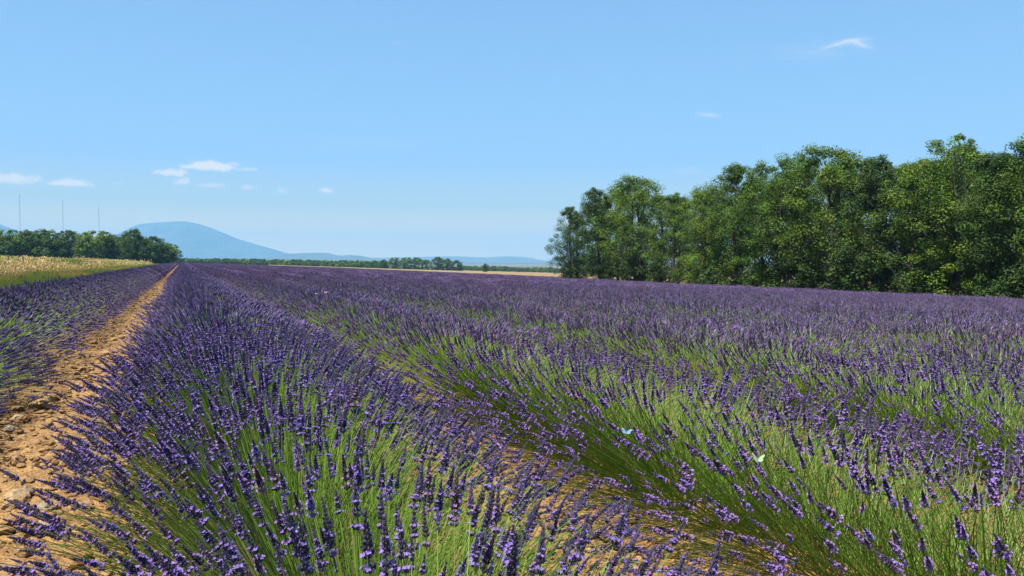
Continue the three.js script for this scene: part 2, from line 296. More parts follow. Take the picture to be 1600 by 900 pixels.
function lavenderRow(parent, xr, index, d0) {
  const r = rng(900 + index), stems = new MB(), spikes = [], midSet = index === 1 ? tightPlants : midPlants, mid = midSet.map(() => [[], []]), green = greenPlants.map(() => [[], []]), far = farPlants.map(() => [[], []]), o = new THREE.Object3D();
  let d = d0, first = true;
  for (; d < FAR_END;) {
    const gap = 0.42 + r() * 0.08, x = xr + (r() - 0.5) * 0.12, [px, zc] = toPx(x, d), size = (0.93 + 0.14 * r()) * (1 + 0.12 * fbm(x * 0.4, 21, d * 0.25)), patch = fbm(x * 0.5 + 40, 31, d * 0.35) * 1.6;
    const inView = zc > -0.6 && (zc < 2.5 || (px > -420 && px < 2050));
    // the rows to the right are pinker, the front ones bluer; every plant a little its own
    const pink = index < 2 ? 0.05 + 0.15 * r() : clamp(0.55 + 0.6 * n3(x * 0.3, 41, d * 0.1) + 0.2 * (r() - 0.5), 0, 1), tint = new THREE.Color().setRGB(lerp(0.92, 1.16, pink) * (0.92 + 0.16 * r()), lerp(0.95, 1.03, pink), lerp(1.1, 1.03, pink));
    const bloom = index === 0 ? 0.85 : index === 1 ? lerp(0.17, 0.64, smoothstep(d, 1.3, 5.5)) : index === 2 ? lerp(0.30, 0.66, smoothstep(d, 2.5, 7)) : lerp(0.32, 0.66, smoothstep(zc, 3.5, 8));
    if (inView && x < rightEdge(d)) {
      if (zc < 6.2) {
        const n = zc < 3.6 ? (index === 1 ? 760 : 680) : 560;
        for (let k = 0; k < n; k++) {
          const [a, m, c] = stemPath(r, 1, first ? 0.5 * r() : 0, index === 1 ? 1.08 : 1.34, index === 1 ? 1.05 : 0.85), flowering = r() < bloom * (1 - 0.35 * clamp(patch, -0.6, 1)), stop = flowering ? 1 : 0.6 + 0.38 * r();
          for (const v of [a, m, c]) { v.multiplyScalar(size); v.x += x; v.z -= d; v.y += groundY(v.x); }
          const col = stemTone(r), w = (0.0010 + 0.0005 * r()) * (zc > 3.6 ? 1.25 : 1);
          stems.tube([0.06, 0.4, 0.72, 1].map((t) => bez(a, m, c, t * stop)), [w * 1.1, w, w * 0.9, w * 0.7], 3, col);
          if (flowering) { const t = new THREE.Vector3().subVectors(c, m).normalize(); t.y += 0.12; spikes.push({ at: c, t: t.normalize(), s: (0.72 + 0.45 * r()) * (r() < 0.15 ? 0.55 : 1), w: 0.82 + 0.3 * r(), turn: r() * 6.28, tint }); }
        }
      } else {
        o.position.set(x, groundY(x), -d); o.rotation.set(0, r() < 0.5 ? 0 : Math.PI, 0); o.rotation.y += (r() - 0.5) * 0.3; o.scale.setScalar(size); o.updateMatrix();
        const isGreen = zc < 34 && r() < clamp((index === 0 ? -0.2 : index === 1 ? 0.02 : 0.16) + patch * 0.75 - zc * 0.018, 0, 0.8), set = zc > 34 ? far : isGreen ? green : mid, k = Math.floor(r() * set.length);
        set[k][0].push(o.matrix.clone()); set[k][1].push(tint.clone().multiplyScalar(index === 0 ? 1.0 : index === 1 ? 1.38 : 1.36));
      }
    }
    first = false; d += gap;
  }
  const white = new THREE.Color(1, 1, 1);
  if (stems.n) { const s = mesh('flower_stems', stems.geometry(), M.stem, parent); s.userData.kind = 'stuff'; s.userData.label = 'thin green stems'; }
  for (const [set, geos] of [[mid, midSet], [green, greenPlants], [far, farPlants]]) set.forEach(([mats, cols], k) => { if (!mats.length) return; instanced('flower_stems', geos[k][0], M.stem, mats, cols.map(() => white), parent, 'thin green stems'); instanced('flower_spikes', geos[k][1], M.spike, mats, cols, parent, 'purple flower spikes'); });
  return spikes;
}
const up = new THREE.Vector3(0, 1, 0);
function spikeMatrix(s, o) { o.position.copy(s.at); o.quaternion.setFromUnitVectors(up, s.t).multiply(new THREE.Quaternion().setFromAxisAngle(up, s.turn)); o.scale.set(s.s * s.w, s.s, s.s * s.w); o.updateMatrix(); return o; }
const spikeTones = [[0.95, 0.97, 1.08], [1.08, 1, 1], [0.85, 0.88, 0.95], [1.15, 1.02, 0.95], [1.2, 1.15, 1.2], [1.1, 0.98, 0.72]].map((c) => { const m = M.spike.clone(); m.color.setRGB(...c); return m; });
function plantSpikes(parent, spikes, individuals, index) {
  const r = rng(70 + index), seen = spikes.map((s) => { const [px, zc] = toPx(s.at.x, -s.at.z), py = 408 + F * (EYE - s.at.y) / zc; return [s, zc > 0.3 && px > 0 && px < 1600 && py > 0 && py < 940 ? s.s / zc : 0]; }).sort((a, b) => b[1] - a[1]);
  const o = new THREE.Object3D(), sets = spikeShapes.map(() => [[], []]);
  seen.forEach(([s, big], k) => {
    if (k < individuals && big > 0) { spikeMatrix(s, mesh('flower_spike', spikeShapes[Math.floor(r() * 8)], index < 2 ? spikeTones[[0, 0, 1, 2, 4, 2, 0, 5][Math.floor(r() * 8)]] : spikeTones[[1, 3, 3, 0, 4][Math.floor(r() * 5)]], parent)); return; }
    const q = Math.floor(r() * 8); sets[q][0].push(spikeMatrix(s, o).matrix.clone()); sets[q][1].push(s.tint.clone().multiplyScalar(0.8 + 0.45 * r()));
  });
  sets.forEach(([a, c], k) => a.length && instanced('flower_spikes', spikeShapes[k], M.spike, a, c, parent, 'purple flower spikes'));
}
const rowLabels = ['dark lavender row left of the stony path, along the dry grass verge', 'lavender row in the foreground between the stony path and the narrow furrow', 'greener, paler lavender row just right of the narrow bare furrow'];
const rows = ROWS.map((x, k) => {
  const g = new THREE.Group(); g.name = numbered('lavender_row'); scene.add(g); tag(g, rowLabels[k], 'lavender row', 'lavender rows nearest the camera');
  plantSpikes(g, lavenderRow(g, x, k, [1.5, 0.75, -1.2][k]), 300, k); return g;
});
const field = new THREE.Group(); field.name = 'lavender_field'; scene.add(field); tag(field, 'wide purple lavender field spreading right to the edge of the wood', 'lavender field', null, 'stuff');
{ let k = 3; for (let x = ROWS[2] + ROW_GAP; x < 43.5; x += ROW_GAP, k++) plantSpikes(field, lavenderRow(field, x, k, x < 12 ? -1 : 4), 0, k); }

// ------------------------------------------------------------------ grass verge on the left
{
  const r = rng(61), mk = (seed, n, h, spread, w, head) => {
    const q = rng(seed), b = new MB();
    for (let k = 0; k < n; k++) {
      const a = q() * 6.28, s = spread * Math.sqrt(q()), x = Math.cos(a) * s, z = Math.sin(a) * s, hh = h * (0.55 + 0.45 * q()), lx = (q() - 0.5) * 0.5 * hh, lz = (q() - 0.5) * 0.5 * hh, t = q() * 3.14, dx = Math.cos(t) * w, dz = Math.sin(t) * w, c = 0.75 + 0.5 * q(), col = [c, c, c];
      const i0 = b.v(x - dx, 0, z - dz, col), i1 = b.v(x + dx, 0, z + dz, col), i2 = b.v(x + lx * 0.4 + dx * 0.7, hh * 0.6, z + lz * 0.4 + dz * 0.7, col), i3 = b.v(x + lx * 0.4 - dx * 0.7, hh * 0.6, z + lz * 0.4 - dz * 0.7, col), i4 = b.v(x + lx, hh, z + lz, col);
      b.q(i0, i1, i2, i3); b.t(i3, i2, i4);
      if (head && q() < 0.7) { const c2 = [1.6 * c, 1.55 * c, 1.5 * c], y = hh, e = w * 3.2, H = 0.14; const m = [[e, 0], [-e, 0], [0, e], [0, -e]].map(([ax, az]) => b.v(x + lx + ax, y + H * 0.35, z + lz + az, c2)), t0 = b.v(x + lx, y - 0.03, z + lz, c2), t1 = b.v(x + lx * 1.15, y + H, z + lz * 1.15, c2); b.t(t0, m[0], m[2]); b.t(t0, m[1], m[3]); b.t(t0, m[2], m[1]); b.t(t1, m[0], m[2]); b.t(t1, m[1], m[3]); b.t(t1, m[3], m[0]); }
    }
    return b.geometry();
  };
  const low = [1, 2, 3].map((k) => mk(k, 26, 0.42, 0.28, 0.005, false)), tall = [4, 5, 6].map((k) => mk(k, 22, 0.82, 0.3, 0.006, true)), sets = [...low, ...tall].map(() => [[], []]), o = new THREE.Object3D();
  for (let k = 0; k < 52000; k++) {
    const d = 7 * Math.pow(10, r() * 1.52), edge = -3.0 - 0.3 * n3(1, 2, d * 0.4), x = edge - Math.pow(r(), 1.5) * Math.min(60, 3 + d * 0.32), [px, zc] = toPx(x, d);
    if (px < -260 || px > 420 || zc < 4) continue;
    const g = fbm(x * 0.35, 51, d * 0.11) * 3.2 + 0.95 * smoothstep(x, -5.6, -3.4) * smoothstep(50 - d, 0, 18) + 0.2, far = r() < 0.8 * smoothstep(-x + 3 * n3(x * 0.3, 3, d * 0.1), 7, 13.5), big = 1 + d / 70;
    const green = clamp(g * 1.6 + 0.3 * (r() - 0.5), 0, 1), c = far && green < 0.6 ? [0.40, 0.315, 0.15] : [lerp(0.36, 0.13, green), lerp(0.225, 0.185, green), lerp(0.058, 0.03, green)];
    o.position.set(x, groundY(x) - 0.11, -d); o.rotation.set(0, r() * 6.28, 0); o.scale.set(big * 1.1, (0.6 + 0.6 * r()) * (far ? 0.75 + 0.6 * r() * r() + 0.3 * n3(x * 0.5, 4, d * 0.2) : 0.8 + 0.5 * green + 0.5 * n3(x * 0.6, 9, d * 0.25)), big * 1.1); o.updateMatrix();
    const q = (far ? 3 : 0) + Math.floor(r() * 3); sets[q][0].push(o.matrix.clone()); const v = (0.75 + 0.5 * r()) * (1 + 0.45 * n3(x * 0.8, 14, d * 0.3)); sets[q][1].push(new THREE.Color().setRGB(c[0] * v, c[1] * v, c[2] * v));
  }
  const g = new THREE.Group(); g.name = 'dry_grass'; scene.add(g); tag(g, 'golden dry grass with green patches and pale seed heads on the left verge', 'grass', null, 'stuff');
  sets.forEach(([a, c], k) => instanced('grass_blades', [...low, ...tall][k], M.grass, a, c, g));
  // white umbels between grass and lavender
  const umbel = () => {
    const t = new THREE.Group(), st = new MB(), fl = new MB(), q = rng(5); st.tube([[0, 0, 0], [0.02, 0.35, 0.01], [0.01, 0.62, 0]], [0.006, 0.005, 0.004], 4, [0.12, 0.2, 0.05]);
    for (let k = 0; k < 16; k++) { const a = k * 2.4, s = 0.016 * Math.sqrt(k), x = 0.01 + Math.cos(a) * s * 1.4, z = Math.sin(a) * s * 1.4; st.tube([[0.01, 0.62, 0], [x, 0.69, z]], [0.002, 0.0015], 3, [0.14, 0.22, 0.06]); for (let j = 0; j < 5; j++) { const w = j * 1.2566 + q(), m = fl.v(x, 0.692, z, [0.8, 0.79, 0.7]); fl.t(m, fl.v(x + Math.cos(w) * 0.018, 0.70, z + Math.sin(w) * 0.018, [0.8, 0.79, 0.7]), fl.v(x + Math.cos(w + 1) * 0.018, 0.695, z + Math.sin(w + 1) * 0.018, [0.8, 0.79, 0.7])); } }
    mesh('stem', st.geometry(), M.grass, t); mesh('flower_head', fl.geometry(), M.grass, t); return t;
  };
  const proto = umbel();
  [[40, 451, 21], [65, 441, 26], [76, 442, 27], [91, 443, 28], [110, 446, 29], [122, 441, 34], [52, 446, 25]].forEach(([px, py, zc], k) => {
    const c = k ? proto.clone() : proto, x = Math.min(xAt(px, zc), -3.05), d = dAt(px, zc); c.name = numbered('umbel_flower'); c.position.set(x, yAtPx(py, zc) - 0.7, -d); c.rotation.y = k; scene.add(c); tag(c, 'small white flat-topped flower in the grass beside the left lavender row', 'wildflower', 'white umbel flowers along the verge');
  });
  // two old posts in the long grass
  const post = () => { const b = new MB(); b.tube([[0, 0, 0], [0.01, 0.6, 0], [0.0, 1.28, 0.01]], [0.06, 0.055, 0.05], 7, [0.16, 0.12, 0.09]); const n = b.n; b.v(0, 1.3, 0.01, [0.2, 0.16, 0.12]); for (let s = 0; s < 7; s++) b.t(n - 7 + s, n - 7 + (s + 1) % 7, n); return b.geometry(); };
  const pg = post(); [[14, 52, 'weathered wooden post in the long grass, leftmost of two'], [37, 58, 'weathered wooden post in the long grass, right of the other post']].forEach(([px, zc, l]) => { const o = mesh(numbered('wooden_post'), pg, M.bark, scene), x = xAt(px, zc); o.position.set(x, groundY(x) - 0.12, -dAt(px, zc)); o.rotation.z = 0.03; tag(o, l, 'post', 'old posts on the verge'); });
}

// ------------------------------------------------------------------ wheat field and its stubble edge beyond the wood
{
  const b = new MB(), nx = 70, nd = 90; let prev = -1;
  for (let j = 0; j <= nd; j++) { const d = 84 + 470 * Math.pow(j / nd, 1.6), f = b.n; for (let k = 0; k <= nx; k++) { const x = 46 + 420 * Math.pow(k / nx, 1.7), lip = Math.min(k, j, 1), w = fbm(x * 0.05, 71, d * 0.05), c = 0.9 + 0.5 * w + 0.12 * n3(x * 2, 5, d * 2); b.v(x - (lip ? 0 : 0.05), groundY(x) + (lip ? 0.72 + 0.06 * n3(x * 1.7, 3, d * 1.7) : -0.1), -d, [0.33 * c, 0.225 * c, 0.092 * c]); b.uv.push(x / 2, d / 2); } if (prev >= 0) for (let k = 0; k < nx; k++) b.q(prev + k, prev + k + 1, f + k + 1, f + k); prev = f; }
  const o = mesh('wheat_field', b.geometry(), M.terrain, scene); o.userData.kind = 'structure'; o.userData.label = 'ripe golden wheat field beyond the lavender';
}

// ------------------------------------------------------------------ trees
function treeGeometry(seed, p) {   // [trunk and limbs, crown]; height 1 unit = 1 m
  const r = rng(seed), wood = new MB(), crown = new MB(), H = p.h, bark = [0.045, 0.037, 0.03];
  const bend = [(r() - 0.5) * 0.12 * H, (r() - 0.5) * 0.12 * H], axis = (t) => [bend[0] * t * t + 0.12 * Math.sin(t * 5 + seed), t * H, bend[1] * t * t + 0.1 * Math.cos(t * 4 + seed)];
  const base = axis(0), trunk = (t) => { const a = axis(t); return [a[0] - base[0], a[1], a[2] - base[2]]; };
  const R = (t) => p.r * ((p.skirt ?? 0.42) + (1 - (p.skirt ?? 0.42)) * Math.sin(Math.PI * clamp((t - p.low) / (1.06 - p.low), 0, 1) ** 0.85)) * (t > 0.85 ? Math.sqrt(clamp((1.02 - t) / 0.17, 0, 1)) : 1);
  wood.tube([0, 0.04, 0.2, 0.4, 0.6, 0.78, 0.9].map(trunk), [1.35, 1, 0.85, 0.68, 0.45, 0.25, 0.1].map((k) => k * p.trunk), 7, bark);
  const lobes = Array.from({ length: 7 }, () => [r() * 6.28, r(), 0.75 + 0.5 * r()]);
  for (let k = 0; k < p.clusters; k++) {
    const t = p.low + (1.0 - p.low) * Math.pow(r(), p.skirt > 0.6 ? 1.25 : 0.9), a = r() * 6.283, c = trunk(t); let rad = R(t) * (0.86 + 0.22 * Math.cos(a * 2 + seed + t * 4));
    for (const [la, lt, ls] of lobes) rad *= lerp(1, ls, Math.exp(-((Math.cos(a - la) - 1) ** 2) * 3 - ((t - lt) ** 2) * 18));
    const s = rad * Math.pow(r(), 0.42), at = [c[0] + Math.cos(a) * s, c[1] + (r() - 0.5) * 0.5, c[2] + Math.sin(a) * s];
    if (n3(at[0] * 0.55 + seed, at[1] * 0.55, at[2] * 0.55) > (p.gap ?? 0.28)) continue;
    const cr = p.cluster * (0.65 + 0.7 * r()) * (t > 0.9 ? 0.75 : 1), tone = vary(p.color, r, 0.3), n = Math.round(p.leaves * (0.7 + 0.6 * r()));
    if (r() < p.limbs) { const j = trunk(Math.max(0.08, t - 0.1 - 0.18 * r())), m = [lerp(j[0], at[0], 0.5), lerp(j[1], at[1], 0.35), lerp(j[2], at[2], 0.5)], w = p.trunk * lerp(0.3, 0.12, t); wood.tube([j, m, at], [w, w * 0.7, w * 0.25], 4, bark); }
    for (let q = 0; q < n; q++) {
      const ca = r() * 6.283, cz = r() * 2 - 1, cs = Math.sqrt(1 - cz * cz), d = cr * Math.pow(r(), 0.4), x = at[0] + Math.cos(ca) * cs * d, y = at[1] + cz * d * 0.72, z = at[2] + Math.sin(ca) * cs * d;
      const L = p.leaf * (0.6 + 0.8 * r()), W = L * (0.5 + 0.25 * r()), nv = new THREE.Vector3(Math.cos(ca) * cs * 0.8 + (r() - 0.5) * 1.3, cz * 0.6 + 0.75 + (r() - 0.5), Math.sin(ca) * cs * 0.8 + (r() - 0.5) * 1.3).normalize(), e = new THREE.Vector3(r() - 0.5, r() - 0.7, r() - 0.5).cross(nv).normalize(), f = new THREE.Vector3().crossVectors(nv, e), col = vary(tone, r, 0.22);
      if (p.single) { const i = crown.v(x - e.x * L, y - e.y * L, z - e.z * L, col), j = crown.v(x + f.x * W, y + f.y * W, z + f.z * W, col), k2 = crown.v(x + e.x * L, y + e.y * L, z + e.z * L, col); crown.t(i, j, k2); continue; }
      const i = crown.v(x - e.x * L * 0.5, y - e.y * L * 0.5, z - e.z * L * 0.5, col), g = crown.v(x + e.x * L * 0.5, y + e.y * L * 0.5, z + e.z * L * 0.5, col), lift = W * 0.18, j = crown.v(x + f.x * W * 0.5 + nv.x * lift, y + f.y * W * 0.5 + nv.y * lift, z + f.z * W * 0.5 + nv.z * lift, col), k2 = crown.v(x - f.x * W * 0.5 + nv.x * lift, y - f.y * W * 0.5 + nv.y * lift, z - f.z * W * 0.5 + nv.z * lift, col);
      crown.t(i, j, g); crown.t(i, g, k2);
    }
  }
  return [wood.geometry(true), crown.geometry()];
}
const OAK = [0.078, 0.142, 0.012], OAK2 = [0.112, 0.186, 0.014], OAK3 = [0.048, 0.096, 0.014];
const nearTrees = [[1, 2.7, OAK, 0.07], [2, 2.9, OAK2, 0.1], [3, 2.5, OAK3, 0.06], [4, 2.6, OAK, 0.12], [5, 3.0, OAK2, 0.05], [6, 2.4, OAK, 0.08], [7, 2.8, OAK3, 0.05], [8, 2.6, OAK2, 0.09]].map(([s, rad, color, low]) => treeGeometry(s * 17, { h: 9.4, r: rad * 1.02, low, trunk: 0.17, clusters: 190, cluster: 0.62, leaves: 150, leaf: 0.118, limbs: 0.45, gap: 0.22, skirt: 0.5, color }));
const bushes = [1, 2, 3].map((s) => treeGeometry(s * 29, { h: 2.6, r: 1.35, low: 0.02, trunk: 0.05, clusters: 46, cluster: 0.45, leaves: 70, leaf: 0.14, limbs: 0.4, color: OAK3 }));
const farTrees = [1, 2, 3, 4].map((s) => treeGeometry(s * 41, { h: 8.2, r: 4.0, low: 0.02, skirt: 0.8, trunk: 0.2, clusters: 190, cluster: 0.85, leaves: 46, leaf: 0.36, limbs: 0.15, color: s === 3 ? OAK2 : s === 2 ? OAK3 : OAK }));
const tinyTrees = [1, 2, 3].map((s) => treeGeometry(s * 53, { h: 6.4, r: 4.6, low: 0.0, skirt: 0.9, trunk: 0.2, clusters: 60, cluster: 1.0, leaves: 22, leaf: 0.55, limbs: 0.1, single: true, color: s === 1 ? OAK2 : OAK3 }));
function tree(kind, geos, x, d, h, baseH, turn, wide, label, category, group) {
  const t = new THREE.Group(); t.name = numbered(kind); mesh('trunk', geos[0], M.bark, t); mesh('crown', geos[1], M.leaf, t);
  t.position.set(x, groundY(x) - 0.12, -d); t.rotation.y = turn; t.scale.set(wide * h / baseH, h / baseH, wide * h / baseH); scene.add(t); tag(t, label, category, group); return t;
}
{ // the wood on the right
  const skyline = [[860, 352], [876, 338], [900, 322], [930, 304], [955, 290], [1000, 277], [1030, 288], [1052, 303], [1085, 296], [1110, 280], [1125, 268], [1160, 260], [1200, 254], [1235, 248], [1275, 233], [1310, 230], [1345, 240], [1385, 245], [1420, 240], [1450, 226], [1490, 215], [1525, 230], [1555, 240], [1580, 230], [1700, 226], [2000, 215]];
  const topAt = (px) => { let k = 0; while (k < skyline.length - 2 && skyline[k + 1][0] < px) k++; const [a, b] = [skyline[k], skyline[k + 1]]; return lerp(a[1], b[1], clamp((px - a[0]) / (b[0] - a[0]), 0, 1)); };
  const r = rng(404), height = (px, x, zc, f = 1) => (yAtPx(topAt(px), zc) - groundY(x)) * f;
  const front = [[893, 38.6, 6, 1.0, 'slim leafy oak at the left end of the wood, beside the wheat'], [938, 38.0, 2, 1.0, 'second oak from the left end of the wood'], [998, 38.2, 1, 1.0, 'rounded oak rising above its neighbours near the left end of the wood'], [1052, 38.4, 3, 0.98, 'lower oak in the dip of the skyline right of the rounded oak'], [1098, 38.0, 7, 0.95, 'bright green oak left of the step up in the skyline'], [1150, 38.3, 5, 1.0, 'dense oak at the step up in the skyline'], [1212, 38.0, 0, 0.98, 'dark oak in the middle of the wood, left of the bright tall crown'], [1296, 38.4, 1, 1.0, 'tall bright crowned oak in the middle of the wood'], [1366, 38.2, 2, 0.97, 'narrow oak with sky showing through, right of the bright tall crown'], [1425, 38.0, 3, 0.92, 'broad low oak left of the tallest tree'], [1492, 38.4, 4, 1.0, 'tallest tree of the wood, its thin top above the rest'], [1556, 38.0, 6, 0.97, 'oak right of the tallest tree'], [1612, 38.2, 0, 1.0, 'oak at the right border of the picture'], [1700, 38, 1, 1, 'oak just outside the right border'], [1820, 38, 2, 1, 'oak farther along the wood edge, outside the right border']];
  front.forEach(([px, x, v, f, label]) => { const zc = zcAtX(px, x); tree('oak_tree', nearTrees[v], x, dAt(px, zc), height(px, x, zc, f) * 1.03, 9.4, r() * 6.28, (px === 893 ? 0.8 : 0.9) + 0.2 * r(), label, 'tree', 'trees along the front of the wood'); });
  for (let k = 0; k < 30; k++) { const px = 906 + k * 31 + (r() - 0.5) * 20, x = 41.5 + (k % 3) * 3.2 + r() * 1.2, zc = zcAtX(px, x); tree('oak_tree', nearTrees[Math.floor(r() * 8)], x, dAt(px, zc), height(px, x, zc, 0.86 + 0.12 * r()), 9.4, r() * 6.28, 0.95, 'oak standing deeper in the wood, behind the front row of trees', 'tree', 'trees deeper in the wood'); }
  for (let k = 0; k < 16; k++) { const px = 886 + k * 48 + (r() - 0.5) * 30, x = 37.2 + r() * 1.8, zc = zcAtX(px, x); tree('bush', bushes[k % 3], x, dAt(px, zc), 1.5 + 1.7 * r(), 2.6, r() * 6.28, 1.1, 'dark leafy bush at the foot of the wood, along the lavender edge', 'bush', 'bushes along the foot of the wood'); }
}
{ // the tree line on the left, beyond the verge
  const r = rng(505), list = [[-70, 362, 205], [-25, 360, 205], [8, 359, 205], [42, 362, 207], [74, 360, 206], [108, 362, 208], [145, 361, 205], [178, 369, 210], [214, 360, 208], [240, 371, 215], [258, 379, 222], [270, 388, 232]];
  const names = ['tree outside the left border, in the far tree line', 'tree at the left border, in the far tree line', 'leftmost full tree of the far tree line, under the left mast', 'tree between the left and middle masts, left one of two', 'tree between the left and middle masts, right one of two', 'rounded dark tree just right of the middle mast', 'tall knobbly tree just left of the right mast', 'lower tree just right of the right mast', 'tree with the high round top near the right end of the far tree line', 'sloping tree right of the high round top', 'small bright green tree, second from the right end of the far tree line', 'small dark tree closing the right end of the far tree line'];
  list.forEach(([px, py, zc], k) => { const x = xAt(px, zc); tree('deciduous_tree', farTrees[k % 4], x, dAt(px, zc), yAtPx(py, zc) - groundY(x) + 0.1, 8.2, r() * 6.28, 0.95 + 0.25 * r(), names[k], 'tree', 'trees of the left tree line'); });
  for (let k = 0; k < 24; k++) { const px = -66 + k * 14, zc = 212 + r() * 14, x = xAt(px, zc), py = px < 225 ? 368 + r() * 6 : 380; tree('deciduous_tree', farTrees[Math.floor(r() * 4)], x, dAt(px, zc), yAtPx(py, zc) - groundY(x), 8.2, r() * 6.28, 1.1, 'tree filling the far left tree line from behind', 'tree', 'trees at the back of the left tree line'); }
  // the copse in the middle distance
  [[600, 406, 400, 1, 'dark round tree at the left end of the copse beyond the wheat'], [617, 402, 398, 2, 'round tree left of the yellow-green one in the copse'], [634, 402, 396, 2, 'yellow-green tree in the copse beyond the wheat'], [650, 402.5, 402, 0, 'tree behind the gap in the copse beyond the wheat'], [664, 406, 398, 0, 'low tree right of the gap in the copse'], [684, 402, 396, 1, 'broad dark tree in the right half of the copse'], [700, 404.5, 396, 3, 'tree second from the right end of the copse'], [714, 407, 394, 1, 'small dark tree at the right end of the copse']].forEach(([px, py, zc, v, l]) => { const x = xAt(px, zc), gy = groundY(x); tree('deciduous_tree', farTrees[v], x, dAt(px, zc), yAtPx(py, zc) - gy, 8.2, r() * 6.28, 1.25, l, 'tree', 'trees of the copse beyond the wheat'); });
  const sx = xAt(758, 330); tree('deciduous_tree', farTrees[3], sx, dAt(758, 330), yAtPx(412, 330) - groundY(sx), 8.2, 1, 0.75, 'single small tree standing alone in the wheat right of the copse', 'tree');
  // far woods, read as one mass each
  const belt = (name, label, px0, px1, n, zc0, zc1, top) => { const sets = tinyTrees.map(() => []), trunks = [], o = new THREE.Object3D(), g = new THREE.Group(); g.name = name; for (let k = 0; k < n; k++) { const px = lerp(px0, px1, (k + r()) / n), zc = lerp(zc0, zc1, r()), x = xAt(px, zc), h = (yAtPx(top(px) + (r() - 0.3) * 3, zc) - groundY(x)) / 6.4; o.position.set(x, groundY(x) - 0.1, -dAt(px, zc)); o.rotation.y = r() * 6.28; o.scale.set(h * 1.15, h, h * 1.15); o.updateMatrix(); sets[Math.floor(r() * 3)].push(o.matrix.clone()); trunks.push(o.matrix.clone()); } sets.forEach((a, k) => instanced('crown', tinyTrees[k][1], M.leaf, a, null, g)); instanced('trunk', tinyTrees[0][0], M.bark, trunks, null, g); scene.add(g); tag(g, label, 'wood', null, 'stuff'); };
  belt('distant_wood', 'long low distant wood along the far end of the lavender field', 262, 600, 130, 430, 520, (px) => lerp(402.5, 408, (px - 262) / 338));
  belt('distant_wood_001', 'distant line of trees behind the wheat, left of the near wood', 715, 930, 90, 560, 680, (px) => lerp(415, 418.5, (px - 715) / 180));
}

// ------------------------------------------------------------------ radio masts
[[33, 305, 'left and tallest of three thin radio masts behind the left tree line'], [100, 314, 'middle one of three thin radio masts behind the left tree line'], [156, 323, 'right and shortest of three thin radio masts behind the left tree line']].forEach(([px, py, label]) => {
  const zc = 1000, x = xAt(px, zc), h = yAtPx(py, zc) - groundY(x), t = new THREE.Group(), leg = (a) => [Math.cos(a) * 0.55, Math.sin(a) * 0.55], grey = [0.4, 0.4, 0.41], red = [0.42, 0.3, 0.28];
  t.name = numbered('radio_mast');
  for (let s = 0; s < 3; s++) { const b = new MB(), [lx, lz] = leg(s * 2.094); for (let k = 0; k < 10; k++) b.tube([[lx, h * k / 10, lz], [lx, h * (k + 1) / 10, lz]], [0.055, 0.055], 5, k % 2 ? grey : red); mesh('leg', b.geometry(), M.metal, t); }
  const b = new MB(), n = Math.round(h / 1.6); for (let k = 0; k < n; k++) for (let s = 0; s < 3; s++) { const [ax, az] = leg(s * 2.094), [bx, bz] = leg((s + 1) * 2.094), y = k / n * h, y2 = (k + 1) / n * h; b.tube([[ax, y, az], [bx, y2, bz]], [0.04, 0.04], 3, grey); b.tube([[ax, y2, az], [bx, y2, bz]], [0.035, 0.035], 3, grey); }
  mesh('bracing', b.geometry(), M.metal, t); const a = new MB(); a.tube([[0, h, 0], [0, h + 2.5, 0]], [0.1, 0.04], 5, grey); mesh('antenna', a.geometry(), M.metal, t);
  t.position.set(x, groundY(x) - 0.1, -dAt(px, zc)); scene.add(t); tag(t, label, 'radio mast', 'radio masts');
});

// ------------------------------------------------------------------ mountains and hills
function ridge(name, label, prof, D, thick, seed, rocky) {
  const b = new MB(), nx = 220, nt = 60, p0 = prof[0][0], p1 = prof[prof.length - 1][0];
  const top = (px) => { let k = 0; while (k < prof.length - 2 && prof[k + 1][0] < px) k++; const [a, c] = [prof[k], prof[k + 1]], t = clamp((px - a[0]) / (c[0] - a[0]), 0, 1), at = (i) => prof[clamp(i, 0, prof.length - 1)][1], y0 = at(k - 1), y1 = at(k), y2 = at(k + 1), y3 = at(k + 2); return 0.5 * (2 * y1 + (y2 - y0) * t + (2 * y0 - 5 * y1 + 4 * y2 - y3) * t * t + (3 * y1 - y0 - 3 * y2 + y3) * t * t * t); };
  let prev = -1;
  for (let j = 0; j <= nt; j++) {
    const t = (j / nt) * 2 - 1, f = b.n;
    for (let k = 0; k <= nx; k++) {
      const px = lerp(p0, p1, k / nx), zc = D + t * thick, x = xAt(px, D) + SY * t * thick, z = -(dAt(px, D) + CY * t * thick), H = Math.max(0, (408 - top(px)) / F * D + EYE);
      const g = Math.abs(n3(x / (thick * 0.22) + seed, seed, z / (thick * 0.35))) + 0.5 * Math.abs(n3(x / (thick * 0.09), seed + 4, z / (thick * 0.15))), w = Math.sin(Math.PI * Math.min(1, Math.abs(t) * 1.02)), y = H * Math.pow(Math.max(0, 1 - Math.abs(t)), 1.25) * (1 - 0.32 * w * g) + 0.012 * H * n3(x / (thick * 0.05), 2, z / (thick * 0.05)) * (t === 0 ? 0.4 : 1) - 8 * Math.abs(t);
      const bare = clamp(rocky * (0.3 + 0.9 * fbm(x / (thick * 0.12), 8, z / (thick * 0.12)) + 0.5 * (fbm(x / 90, 5, z / 90))), 0, 1); b.v(x, y, z, [lerp(0.03, 0.22, bare), lerp(0.055, 0.2, bare), lerp(0.042, 0.17, bare)]);
    }
    if (prev >= 0) for (let k = 0; k < nx; k++) b.q(prev + k, prev + k + 1, f + k + 1, f + k);
    prev = f;
  }
  const o = mesh(name, b.geometry(true), M.mountain, scene); o.userData.kind = 'structure'; o.userData.label = label;
}
